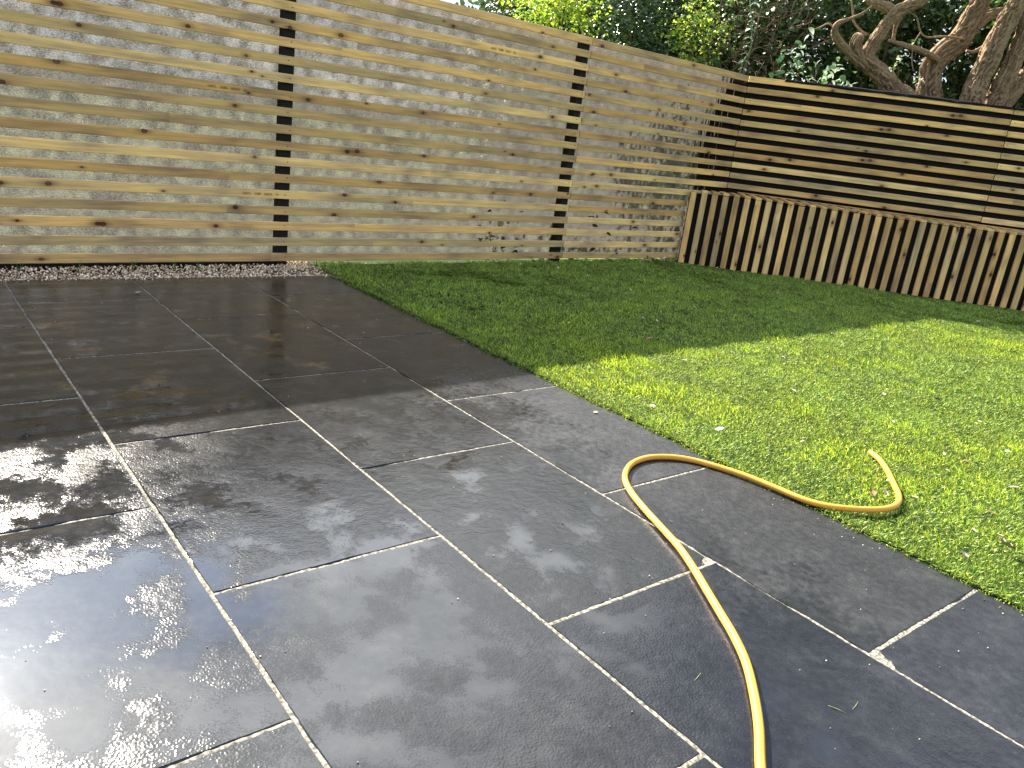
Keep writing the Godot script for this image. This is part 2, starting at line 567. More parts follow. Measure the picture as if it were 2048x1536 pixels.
func build_fences() -> void:
	var post_m := mat("black painted post", lin(0.008, 0.008, 0.0095), 0.7, 0.3)
	var black := mat("black weed membrane", lin(0.007, 0.007, 0.008), 0.85, 0.25)
	black.cull_mode = BaseMaterial3D.CULL_DISABLED

	# the long fence beyond the patio
	var fence := thing("slatted_fence", "long pale slatted fence with pale mottled fleece behind and black posts", "fence", LEFT_AT, atan(0.0316))
	var reach := (CORNER - LEFT_AT).length()
	var made := slats_for(fence, [[-4.68, -2.278], [-2.275, 2.524], [2.528, reach - 0.012]], 0, 301, [-2.47, 0.0, 2.48, 2.54], 0.588)
	for px in [-4.72, -2.49, 0.0, 2.487]:
		var st := begin(true)
		add_box(st, Vector3(px - 0.0355, -0.2, -0.07), Vector3(px + 0.0355, 1.795, -0.001))
		obj("post", finish(st), post_m, fence)
	var wave := noise(51, 1.0, 3)
	var fl := sheet(190, 24, func(i: int, j: int):
		var x := lerpf(-4.75, reach + 0.02, i / 190.0)
		var y := lerpf(1.822, 0.022, j / 24.0)
		if j == 24: y += 0.03 * wave.get_noise_1d(x * 9.0) + 0.012
		return Vector3(x, y, -0.08 + 0.007 * wave.get_noise_2d(x * 1.6, y * 2.2)),
		func(i: int, j: int): return Vector2(i / 190.0 * 9.45 / 1.9, j / 24.0 * 1.75 / 0.95))
	obj("fleece_backing", fl, fleece_material(), fence).set_meta("label", "translucent mottled white fleece stretched behind the slats")
	var st2 := begin(true)
	add_box(st2, Vector3(-4.7, -0.06, -0.05), Vector3(-0.036, 0.036, -0.02))
	obj("gravel_board", finish(st2), post_m, fence)
	# the weed membrane wraps round the corner with a frayed end
	var fl2 := begin(true)
	rng.seed = 90
	for c in 75:
		var x := reach - 0.008 * c - 0.008
		for k in range(5, ROWS - 1):
			var y0 := ROW0 + ROW * k + SLAT_H - 0.012
			var keep := 0.23 + 0.24 * smoothstep(17.0, 10.0, k) + rng.randf_range(-0.02, 0.02)
			var d := reach - x
			if d > keep and rng.randf() > 0.62 - (d - keep) * 4.0: continue
			if d > keep * 0.45 and rng.randf() < 0.10: continue
			var cut := rng.randf_range(0.0, 0.03) if d > keep else 0.0
			quad(fl2, Vector3(x, y0 + 0.075 - cut, -0.03), Vector3(x + 0.008, y0 + 0.075 - cut, -0.03), Vector3(x + 0.008, y0, -0.03), Vector3(x, y0, -0.03))
	obj("membrane_end", finish(fl2), black, fence).set_meta("label", "frayed end of black weed membrane near the corner")
	# faint ink stamps of the sawmill
	var ink := mat("brown ink stamp", lin(0.17, 0.10, 0.03), 0.8, 0.2)
	var font := SystemFont.new()
	font.font_names = ["Droid Sans Mono"]
	for s in [[15, 1.52, 0.0], [10, -0.50, 0.0], [4, -0.28, 0.0]]:
		var tm := TextMesh.new()
		tm.text = "HARIL  USMA  HOUSE  2U"
		tm.font = font
		tm.font_size = 16
		tm.pixel_size = 0.0011
		tm.depth = 0.0006
		tm.curve_step = 4.0
		tm.horizontal_alignment = HORIZONTAL_ALIGNMENT_LEFT
		var slat: Node3D = made[s[0] * 3 + 1]
		var o := obj("ink_stamp", tm, ink, slat)
		o.position = Vector3(s[1], 0.026, 0.0253)

	# the fence on the right, turning towards the camera
	var right := thing("slatted_fence", "shorter slatted fence backed with black membrane behind the slatted planter", "fence", CORNER, deg_to_rad(-45.0))
	slats_for(right, [[0.012, 2.478], [2.484, 4.88]], 6, 402, [0.05, 2.455, 2.51])
	for px in [0.0, 2.48, 4.85]:
		var st := begin(true)
		add_box(st, Vector3(px - 0.035, -0.2, -0.085), Vector3(px + 0.035, 1.74, -0.014))
		obj("post", finish(st), post_m, right)
	var mem := sheet(120, 12, func(i: int, j: int):
		var x := i / 120.0 * 4.9
		var y := lerpf(1.80, 0.0, j / 12.0)
		return Vector3(x, y, -0.008 + 0.003 * wave.get_noise_2d(x * 3.0, y * 3.0)),
		func(i: int, j: int): return Vector2(i, j))
	obj("membrane", mem, black, right)
	# its top hem, pulled over the uppermost slat in the middle of the span
	var hem := sheet(90, 7, func(i: int, j: int):
		var x := 0.35 + i / 90.0 * 2.25
		var rise := smoothstep(0.35, 0.95, x) * smoothstep(2.6, 1.85, x)
		var w := 0.006 * wave.get_noise_2d(x * 4.0, j * 0.6)
		var prof := [[-0.012, 1.77], [-0.012, 1.80], [-0.008, 1.812], [0.008, 1.817], [0.024, 1.812], [0.031, 1.80], [0.031, 1.798], [0.030, 1.79]]
		var p = prof[j]
		var drop := 1.0 if j > 3 else 0.0
		return Vector3(x, p[1] + (rise - 0.75) * 0.02 + w - drop * (0.024 * rise - 0.018), p[0] + w * 0.4),
		func(i: int, j: int): return Vector2(i, j))
	obj("membrane_hem", hem, black, right)

func build_planter() -> void:
	var black := mat("black liner", lin(0.007, 0.007, 0.008), 0.85, 0.25)
	black.cull_mode = BaseMaterial3D.CULL_DISABLED
	var p := thing("slatted_planter", "low slatted timber planter box with black lining along the right fence", "planter", Vector3(6.185, 0, -5.055), deg_to_rad(-44.8))
	rng.seed = 500
	var high := 0.69
	var deep := 0.455
	for n in 42:
		var x := 0.1015 * n + 0.004
		var strip := rng.randi_range(0, 15)
		var back := minf(deep, 0.955 * x - 0.01)
		var top := high + rng.randf_range(-0.003, 0.003)
		var face := obj("front_slat", batten(0.012, top, 0.0535, 0.02, strip, rng.randf(), rng.randf_range(-0.0012, 0.0012), rng.randi()), wood, p)
		face.transform = Transform3D(Basis(Vector3(0, 1, 0), Vector3(1, 0, 0), Vector3(0, 0, -1)), Vector3(x, 0, 0.02))
		face.transform = Transform3D(Basis(Vector3.BACK, -PI / 2.0) * Basis(Vector3.RIGHT, 0.0), Vector3(x, 0, 0))
		face.transform = Transform3D(Basis(Vector3(0, 1, 0), Vector3(-1, 0, 0), Vector3(0, 0, 1)), Vector3(x + 0.0535 + rng.randf_range(-0.002, 0.002), 0, 0))
		if back > 0.06:
			var lid := obj("top_slat", batten(0.0, back + 0.018, 0.0535, 0.02, (strip + 5) % 16, rng.randf(), 0.0006, rng.randi()), wood, p)
			lid.transform = Transform3D(Basis(Vector3(0, 0, -1), Vector3(-1, 0, 0), Vector3(0, 1, 0)), Vector3(x + 0.0535, high + 0.004, 0.020))
	var st := begin(true)
	quad(st, Vector3(0, high - 0.01, -0.006), Vector3(4.3, high - 0.01, -0.006), Vector3(4.3, -0.02, -0.006), Vector3(0, -0.02, -0.006))
	obj("front_liner", finish(st), black, p)
	st = begin(true)
	for v in [Vector3(0.01, high - 0.012, 0), Vector3(0.47, high - 0.012, -deep), Vector3(4.3, high - 0.012, -deep), Vector3(0.01, high - 0.012, 0), Vector3(4.3, high - 0.012, -deep), Vector3(4.3, high - 0.012, 0)]:
		st.add_vertex(v)
	obj("top_liner", finish(st), black, p)
	var rail := obj("rear_rail", batten(0.50, 4.3, 0.010, 0.045, 3, 0.2, 0.001, 9), wood, p)
	rail.position = Vector3(0, high + 0.025, -deep + 0.004)

# ---------------------------------------------------------------- lawn, gravel, leaves

func in_lawn(x: float, z: float) -> bool:
	if x < LAWN_X + 0.01 or z < -5.04 - 0.03 * (x - 2.0): return false
	var d := Vector2(x - 6.185, z + 5.055)
	var front := d.x * -0.7046 + d.y * 0.7096   # distance in front of the planter
	if front < 0.035: return false
	# what the garden shows from the patio and a step to either side
	return z < 0.9 and z < -0.05 - (x - 2.38) * 0.345 + 0.55 and x < 9.6

func build_lawn() -> void:
	var soil := StandardMaterial3D.new()
	soil = mat("turf backing", lin(0.014, 0.03, 0.007), 0.95, 0.2)
	var st := begin(true)
	add_box(st, Vector3(LAWN_X, -0.04, -5.22), Vector3(11.0, 0.006, 1.4))
	var base := obj("lawn", finish(st), soil)
	tag(base, "artificial lawn", "", "", "structure")
	# one tuft of 16 bent blades
	rng.seed = 610
	var tuft := begin()
	var k := 0
	for i in 16:
		var a := rng.randf() * TAU
		var root := Vector3(cos(a), 0, sin(a)) * rng.randf_range(0.0, 0.017)
		var lean := Vector3(cos(a + rng.randf_range(-1.3, 1.3)), 0, sin(a + rng.randf_range(-1.3, 1.3)))
		var tall := rng.randf_range(0.011, 0.019)
		var bend := rng.randf_range(0.006, 0.018)
		var wide := lean.cross(Vector3.UP) * rng.randf_range(0.0007, 0.0012)
		var shade := rng.randf()
		var c := Color(0.05, 0.155, 0.02).lerp(Color(0.34, 0.52, 0.065), pow(shade, 1.1))
		if rng.randf() < 0.2: c = Color(0.54, 0.60, 0.18)
		tuft.set_color(c)
		for s in 3:
			var t := s / 2.0
			var at := root + Vector3(0, tall * (t - 0.22 * t * t), 0) + lean * bend * t * t
			if s < 2:
				tuft.add_vertex(at - wide)
				tuft.add_vertex(at + wide)
			else:
				tuft.add_vertex(at)
		for v in [0, 2, 1, 1, 2, 3, 2, 4, 3]:
			tuft.add_index(k + v)
		k += 5
	var tm := finish(tuft)
	var blade := mat("turf blades", Color.WHITE, 0.42, 0.35)
	blade.vertex_color_use_as_albedo = true
	blade.cull_mode = BaseMaterial3D.CULL_DISABLED
	blade.backlight_enabled = true
	blade.backlight = Color(1.0, 0.93, 0.6)
	tm.surface_set_material(0, blade)
	var nap := noise(71, 0.55, 3)
	var patch := noise(72, 2.2, 3)
	var where: Array[Transform3D] = []
	var tint: Array[Color] = []
	rng.seed = 620
	var step := 0.0185
	var z := -5.2
	while z < 0.9:
		var x := LAWN_X
		while x < 9.6:
			var px := x + rng.randf_range(-0.012, 0.012)
			var pz := z + rng.randf_range(-0.012, 0.012)
			x += step
			if not in_lawn(px, pz): continue
			var far := Vector2(px, pz).length()
			if far > 4.5 and rng.randf() < 0.30: continue
			var lie := nap.get_noise_2d(px, pz)
			var pt := patch.get_noise_2d(px, pz)
			# the seam between two rolls of turf, pile pressed apart
			var seam := exp(-pow((px - 4.415 - 0.02 * pt) / 0.022, 2.0))
			var big := 1.0 + 0.25 * pt + (0.22 if far > 4.5 else 0.0)
			var tall := (0.95 + 0.35 * pt + 0.15 * lie) * (1.0 - 0.55 * seam)
			var tip := Basis(Vector3(0.8, 0, 0.6).normalized(), 0.35 + 0.45 * lie + 0.35 * pt) * Basis(Vector3(0, 0, 1), 0.3 * pt)
			var bs := tip * Basis(Vector3.UP, rng.randf() * TAU) * Basis.from_scale(Vector3(big, maxf(0.5, tall), big))
			where.append(Transform3D(bs, Vector3(px, 0.006, pz)))
			var l := 0.95 + 0.20 * pt + 0.10 * lie + rng.randf_range(-0.5, 0.5)
			tint.append(Color(l * (1.0 + 0.06 * lie), l, l))
		z += step
	# the cut edge along the patio hangs over the stone
	for i in 520:
		var pz := lerpf(-4.95, 0.6, i / 520.0)
		var px := LAWN_X + 0.004 + 0.012 * sin(pz * 9.0) * absf(patch.get_noise_1d(pz * 2.0)) + rng.randf_range(-0.004, 0.008)
		var bs := Basis(Vector3(0, 0, 1), rng.randf_range(0.1, 0.9)) * Basis(Vector3.UP, rng.randf() * TAU) * Basis.from_scale(Vector3.ONE * rng.randf_range(0.9, 1.35))
		where.append(Transform3D(bs, Vector3(px, 0.004, pz)))
		var l := rng.randf_range(0.6, 1.05)
		tint.append(Color(l, l, l))
	var mm := MultiMesh.new()
	mm.transform_format = MultiMesh.TRANSFORM_3D
	mm.use_colors = true
	mm.mesh = tm
	mm.instance_count = where.size()
	for i in where.size():
		mm.set_instance_transform(i, where[i])
		mm.set_instance_color(i, tint[i])
	var g := MultiMeshInstance3D.new()
	g.name = "grass"
	g.multimesh = mm
	add_child(g)
	tag(g, "short green artificial grass pile covering the lawn", "grass", "", "stuff")

func build_gravel() -> void:
	var st := begin(true)
	add_box(st, Vector3(-2.7, -0.06, -5.2), Vector3(2.352, -0.012, PATIO_END + 0.012))
	tag(obj("gravel_bed", finish(st), mat("gravel bed", lin(0.10, 0.075, 0.06), 0.95, 0.2)), "bed under the gravel strip", "", "", "structure")
	# one lumpy pebble
	var ball := SphereMesh.new()
	ball.radius = 0.5
	ball.height = 1.0
	ball.radial_segments = 9
	ball.rings = 5
	var arr := ball.get_mesh_arrays()
	var v: PackedVector3Array = arr[Mesh.ARRAY_VERTEX]
	var lump := noise(81, 1.3, 2)
	for i in v.size():
		v[i] *= 1.0 + 0.45 * lump.get_noise_3dv(v[i] * 2.0)
	arr[Mesh.ARRAY_VERTEX] = v
	var am := ArrayMesh.new()
	am.add_surface_from_arrays(Mesh.PRIMITIVE_TRIANGLES, arr)
	var sm := mat("pink and buff gravel", Color.WHITE, 0.75, 0.4)
	sm.vertex_color_use_as_albedo = true
	am.surface_set_material(0, sm)
	rng.seed = 811
	var n := 15000
	var mm := MultiMesh.new()
	mm.transform_format = MultiMesh.TRANSFORM_3D
	mm.use_colors = true
	mm.mesh = am
	mm.instance_count = n
	var pal := [Color(0.36, 0.27, 0.18), Color(0.48, 0.40, 0.28), Color(0.26, 0.18, 0.11), Color(0.58, 0.52, 0.41), Color(0.17, 0.14, 0.10), Color(0.40, 0.28, 0.18)]
	for i in n:
		var x := rng.randf_range(-2.65, 2.38)
		var z := rng.randf_range(-5.12, PATIO_END - 0.002)
		if rng.randf() < 0.05: z = PATIO_END + absf(rng.randfn(0.0, 0.02))
		if x > LAWN_X - 0.01: z = rng.randf_range(-4.95, -4.6)
		var r := rng.randf_range(0.006, 0.0135)
		var heap := 0.022 * smoothstep(PATIO_END - 0.04, -5.0, z)
		var y := heap + rng.randf_range(-0.012, 0.006) - 0.004
		if z > PATIO_END: y = r * 0.35; r *= 0.7
		var bs := Basis.from_euler(Vector3(rng.randf(), rng.randf(), rng.randf()) * TAU) * Basis.from_scale(Vector3(1.0, rng.randf_range(0.55, 0.9), rng.randf_range(0.7, 1.0)) * r)
		mm.set_instance_transform(i, Transform3D(bs, Vector3(x, y, z)))
		var c: Color = pal[rng.randi() % pal.size()]
		mm.set_instance_color(i, c * rng.randf_range(1.3, 2.0))
	var g := MultiMeshInstance3D.new()
	g.name = "gravel"
	g.multimesh = mm
	add_child(g)
	tag(g, "pinkish gravel strip between the patio and the long fence", "gravel", "", "stuff")
	# loose grit on the slabs
	var grit := MultiMesh.new()
	grit.transform_format = MultiMesh.TRANSFORM_3D
	grit.use_colors = true
	grit.mesh = am
	grit.instance_count = 420
	for i in 420:
		var x := rng.randf_range(-0.2, 2.33)
		var z := rng.randf_range(-4.7, -0.3)
		if i % 3 == 0: x = LAWN_X - absf(rng.randfn(0.0, 0.05)) - 0.01
		var r := rng.randf_range(0.0015, 0.0045)
		grit.set_instance_transform(i, Transform3D(Basis.from_euler(Vector3(rng.randf(), rng.randf(), rng.randf()) * TAU).scaled(Vector3.ONE * r), Vector3(x, r * 0.3, z)))
		grit.set_instance_color(i, pal[rng.randi() % pal.size()] * rng.randf_range(0.3, 1.3))
	var gg := MultiMeshInstance3D.new()
	gg.name = "grit"
	gg.multimesh = grit
	add_child(gg)
	tag(gg, "fine grit and crumbs scattered over the wet slabs", "grit", "", "stuff")

func leaf_shape(long: float, wide: float, cup: float, curl: float, teeth := 0.0, seed_ := 0) -> ArrayMesh:
	var st := begin()
	var n := 6
	for i in n + 1:
		var t := float(i) / n
		var half := wide * 0.5 * pow(sin(PI * pow(t, 0.8)), 0.8) * (1.0 + teeth * (1.0 if i % 2 else -1.0))
		var bend := curl * t * t
		for k in 3:
			var s := k - 1.0
			st.set_uv(Vector2(t, s))
			st.add_vertex(Vector3(long * t * cos(bend * 0.6), long * 0.5 * bend * t + cup * absf(s) * half, s * half))
	for i in n:
		for k in 2:
			var a := i * 3 + k
			for v in [a, a + 3, a + 4, a, a + 4, a + 1]:
				st.add_index(v)
	return finish(st)

func build_fallen_leaves() -> void:
	var shapes := [leaf_shape(0.034, 0.018, 0.5, 0.5), leaf_shape(0.028, 0.017, 0.3, -0.4), leaf_shape(0.042, 0.020, 0.8, 0.9), leaf_shape(0.024, 0.014, 0.2, 0.2)]
	var mats := []
	for c in [lin(0.42, 0.35, 0.25), lin(0.26, 0.17, 0.09), lin(0.17, 0.09, 0.045), lin(0.50, 0.46, 0.38), lin(0.40, 0.38, 0.16)]:
		var m := mat("dry leaf", c, 0.7, 0.3)
		m.cull_mode = BaseMaterial3D.CULL_DISABLED
		mats.append(m)
	var zones := {
		"shade": ["small pale dry leaf on the shaded part of the lawn", "leaves on the shaded lawn", [[3.589, -3.657], [3.153, -3.295], [2.95, -2.965], [3.377, -2.875], [3.821, -3.188], [3.785, -3.297], [4.443, -4.028], [5.581, -3.336], [5.851, -3.688], [6.18, -3.523], [5.273, -3.072], [7.001, -2.75], [6.996, -2.616], [7.063, -2.589], [5.48, -4.34], [5.952, -3.539], [4.076, -4.892], [3.578, -4.824], [4.352, -4.753], [4.69, -4.807], [4.395, -4.457], [4.375, -4.54], [4.634, -4.719], [4.887, -4.777], [5.041, -4.679], [4.909, -4.583], [5.189, -4.673], [4.877, -4.321], [4.565, -4.147], [7.318, -3.192], [7.647, -2.82]]],
		"sun": ["small dry leaf lying on the sunlit part of the lawn", "leaves on the sunlit lawn", [[5.279, -2.68], [3.272, -2.526], [3.634, -2.546], [3.994, -2.399], [2.671, -2.272], [3.455, -1.984], [3.914, -1.748], [4.196, -1.591], [3.521, -1.499], [3.537, -1.339], [4.029, -1.34], [2.573, -1.759], [2.519, -2.062], [2.858, -1.529], [3.684, -1.085], [3.362, -1.201], [3.381, -1.107], [3.172, -1.111], [3.249, -0.904], [2.909, -0.85], [2.711, -0.815], [2.585, -0.932], [2.475, -0.729], [2.745, -0.76], [2.942, -0.747]]],
		"hose": ["curled dry leaf beside the free end of the yellow hose", "leaves by the end of the hose", [[2.83, -1.145], [2.619, -1.104], [2.668, -1.082], [2.75, -1.045]]],
		"planter": ["dry leaf lying along the foot of the slatted planter", "leaves along the planter", [[6.013, -4.785], [6.049, -4.739], [6.311, -4.687], [6.028, -4.617], [6.452, -4.597], [6.619, -4.508], [6.871, -4.308], [7.48, -3.701], [7.455, -3.496], [7.612, -3.421], [7.827, -3.344], [8.0, -3.133], [8.24, -2.953], [8.31, -2.862], [8.252, -2.824]]],
	}
	var by_hose := ["curled dry leaf right of the hose's free end, farthest from the bend", "curled dry leaf on the grass inside the hose bend", "curled dry leaf inside the hose bend, close against the hose", "curled dry leaf just outside the tight hose bend"]
	rng.seed = 700
	for key in zones:
		for p in zones[key][2]:
			var o := obj("fallen_leaf", shapes[rng.randi() % 4], mats[[0, 3, 1, 0, 2, 3, 4][rng.randi() % 7]])
			o.position = Vector3(p[0], 0.024, p[1])
			o.rotation = Vector3(rng.randf_range(-0.3, 0.3), rng.randf() * TAU, rng.randf_range(-0.3, 0.3))
			o.scale = Vector3.ONE * rng.randf_range(0.75, 1.25)
			tag(o, zones[key][0] if key != "hose" else by_hose.pop_front(), "leaf", zones[key][1])
	# litter blown into the corner
	for i in 42:
		var o := obj("fallen_leaf", shapes[rng.randi() % 4], mats[[0, 1, 2, 2, 3][rng.randi() % 5]])
		var t := rng.randf()
		o.position = Vector3(lerpf(5.2, 6.05, pow(t, 0.7)), 0.028 + 0.03 * t * rng.randf(), lerpf(-4.98, -4.97, t) + rng.randf_range(-0.10, 0.05))
		o.rotation = Vector3(rng.randf_range(-0.7, 0.7), rng.randf() * TAU, rng.randf_range(-0.7, 0.7))
		tag(o, "brown curled leaf in the litter drifted into the corner by the planter", "leaf", "leaf litter in the corner")
	var big := obj("fallen_leaf", leaf_shape(0.065, 0.045, 0.6, 0.8, 0.25), mats[0])
	big.position = Vector3(2.66, 0.034, -0.67)
	big.rotation = Vector3(0.2, 2.2, 0.1)
	tag(big, "large crumpled tan leaf on the lawn at the right edge", "leaf")
	var fresh := mat("fresh pale leaf", lin(0.40, 0.50, 0.16), 0.5)
	fresh.cull_mode = BaseMaterial3D.CULL_DISABLED
	var gl := obj("fallen_leaf", leaf_shape(0.022, 0.016, 0.3, 0.3), fresh)
	gl.position = Vector3(2.254, 0.004, -2.124)
	tag(gl, "pale green leaf lying on the dark slabs near the lawn edge", "leaf")
	var tan_leaf := obj("fallen_leaf", leaf_shape(0.03, 0.017, 0.3, 0.4), mats[0])
	tan_leaf.position = Vector3(1.067, 0.005, -4.372)
	tag(tan_leaf, "pale leaf lying on the far slabs near the gravel", "leaf")
	var cut := mat("grass clipping", lin(0.20, 0.27, 0.08), 0.6)
	for p in [[1.303, -0.801, 0.3, "blade of grass on the slab left of the hose"], [1.491, -0.579, 1.9, "upright-lying blade of grass on the slab right of the hose"], [1.538, -0.566, 0.2, "slanting blade of grass on the slab right of the hose, nearer the lawn"]]:
		var c := obj("grass_clipping", limb([[-0.018, 0.001, 0, 0.0004], [0, 0.002, 0.001, 0.0006], [0.02, 0.001, 0, 0.0003]], 5, 0.01, 0.0, 3), cut)
		c.position = Vector3(p[0], 0.0, p[1])
		c.rotation.y = p[2]
		tag(c, p[3], "clipping")
	# weeds in the gravel
	var weed_m := mat("weed blades", lin(0.09, 0.16, 0.035), 0.5, 0.4)
	weed_m.cull_mode = BaseMaterial3D.CULL_DISABLED
	for p in [[0.62, -4.88, "grassy weed in the gravel at the left edge"], [0.90, -4.87, "small weed in the gravel left of the patio joint"], [1.18, -4.86, "small spreading weed in the gravel below the middle of the fence"], [1.42, -4.89, "tall thin weed in the gravel near the dark grass clump"], [1.55, -4.86, "leafy weed in the gravel left of the black post"]]:
		var st := begin()
		var k := 0
		for i in 9:
			var a := rng.randf() * TAU
			var dir := Vector3(cos(a), 0, sin(a))
			var tall := rng.randf_range(0.03, 0.10)
			var side := dir.cross(Vector3.UP) * 0.0022
			for s in 3:
				var t := s / 2.0
				var at := dir * tall * 0.6 * t * t + Vector3(0, tall * t, 0)
				st.add_vertex(at - side * (1.02 - t))
				st.add_vertex(at + side * (1.02 - t))
			for v in [0, 2, 1, 1, 2, 3, 2, 4, 3, 3, 4, 5]:
				st.add_index(k + v)
			k += 6
		var o := obj("weed", finish(st), weed_m)
		o.position = Vector3(p[0], 0.008, p[1])
		tag(o, p[2], "weed")

func build_hose() -> void:
	var path := [[1.08, -0.47], [1.189, -0.561], [1.281, -0.63], [1.358, -0.697], [1.433, -0.772], [1.491, -0.849], [1.538, -0.924], [1.589, -1.006], [1.65, -1.105], [1.701, -1.2], [1.742, -1.301], [1.786, -1.411], [1.831, -1.507], [1.888, -1.59], [1.965, -1.651], [2.04, -1.681], [2.119, -1.684], [2.196, -1.655], [2.255, -1.6], [2.298, -1.513], [2.325, -1.418], [2.338, -1.315], [2.348, -1.212], [2.372, -1.146], [2.415, -1.094], [2.479, -1.05], [2.551, -1.026], [2.626, -1.029], [2.701, -1.061], [2.792, -1.126], [2.895, -1.204], [2.976, -1.278], [3.014, -1.336]]
	var pts := [[0.86, 0.0105, -0.30, 0.0102]]
	for p in path:
		var rise := 0.017 * smoothstep(2.27, 2.46, p[0])
		pts.append([p[0], 0.0105 + rise, p[1], 0.0102])
	var m := mat("yellow hose skin", lin(0.62, 0.30, 0.04), 0.42, 0.4)
	var hose := thing("garden_hose", "yellow garden hose snaking over the slabs and onto the lawn", "hose")
	obj("tube", limb(pts, 16, 0.012, 0.0, 1), m, hose)
	# darker open mouth
	var mouth := begin()
	add_limb(mouth, 0, [[3.010, 0.0275, -1.331, 0.007], [3.0165, 0.0275, -1.3405, 0.007]], 12, 0.01, 0.0, 2)
	obj("open_mouth", finish(mouth), mat("dark hose bore", lin(0.03, 0.02, 0.01), 0.8), hose)

# ---------------------------------------------------------------- trees and shrubs

func leaf_material(called: String, c: Color, glow := 0.8, rough := 0.4) -> StandardMaterial3D:
	var m := mat(called, Color.WHITE, rough, 0.5)
	m.albedo_color = c
	m.vertex_color_use_as_albedo = true
	m.cull_mode = BaseMaterial3D.CULL_DISABLED
	m.backlight_enabled = true
	m.backlight = Color(glow, glow, glow)
	return m

# leaves spread through clumps; clump: [centre, radii, count]
func crown(parent: Node, called: String, clumps: Array, size: float, tones: Array, m: StandardMaterial3D, seed_: int) -> void:
	rng.seed = seed_
	var shape := leaf_shape(1.0, 0.62, 0.35, -0.5)
	shape.surface_set_material(0, m)
	var mm := MultiMesh.new()
	mm.transform_format = MultiMesh.TRANSFORM_3D
	mm.use_colors = true
	mm.mesh = shape
	var total := 0
	for c in clumps: total += c[2]
	mm.instance_count = total
	var i := 0
	for c in clumps:
		var sprays: Array = []
		for k in maxi(6, c[2] / 26):
			var d := Vector3(rng.randfn(), rng.randfn(), rng.randfn()).normalized() * pow(rng.randf(), 0.45)
			sprays.append(d * c[1] + c[0])
		for k in c[2]:
			var at: Vector3 = sprays[rng.randi() % sprays.size()] + Vector3(rng.randfn(), rng.randfn(), rng.randfn()) * size * 1.7
			var s := size * rng.randf_range(0.6, 1.25)
			var bs := Basis.from_euler(Vector3(rng.randf_range(-0.9, 0.9), rng.randf() * TAU, rng.randf_range(-0.9, 0.4))).scaled(Vector3.ONE * s)
			mm.set_instance_transform(i, Transform3D(bs, at))
			var t: Color = tones[rng.randi() % tones.size()]
			mm.set_instance_color(i, t * rng.randf_range(0.75, 1.25))
			i += 1
	var o := MultiMeshInstance3D.new()
	o.name = called
	o.multimesh = mm
	parent.add_child(o, true)
	o.set_meta("kind", "stuff")

func twigs(parent: Node, called: String, lo: Vector3, hi: Vector3, n: int, thick: float, long: float, m: Material, seed_: int) -> void:
	rng.seed = seed_
	var st := begin()
	var at := 0
	for i in n:
		var p := Vector3(rng.randf_range(lo.x, hi.x), rng.randf_range(lo.y, hi.y), rng.randf_range(lo.z, hi.z))
		var d := Vector3(rng.randfn(), rng.randfn() * 0.9 + 0.5, rng.randfn()).normalized() * long * rng.randf_range(0.5, 1.2)
		var w := Vector3(rng.randfn(), rng.randfn(), rng.randfn()) * long * 0.12
		var r := thick * rng.randf_range(0.5, 1.3)
		var q := p + d * 0.5 + w
		var e := p + d + w * 0.3
		at = add_limb(st, at, [[p.x, p.y, p.z, r], [q.x, q.y, q.z, r * 0.75], [e.x, e.y, e.z, r * 0.35]], 5, long * 0.2, 0.0, 1)
	obj(called, finish(st), m, parent)

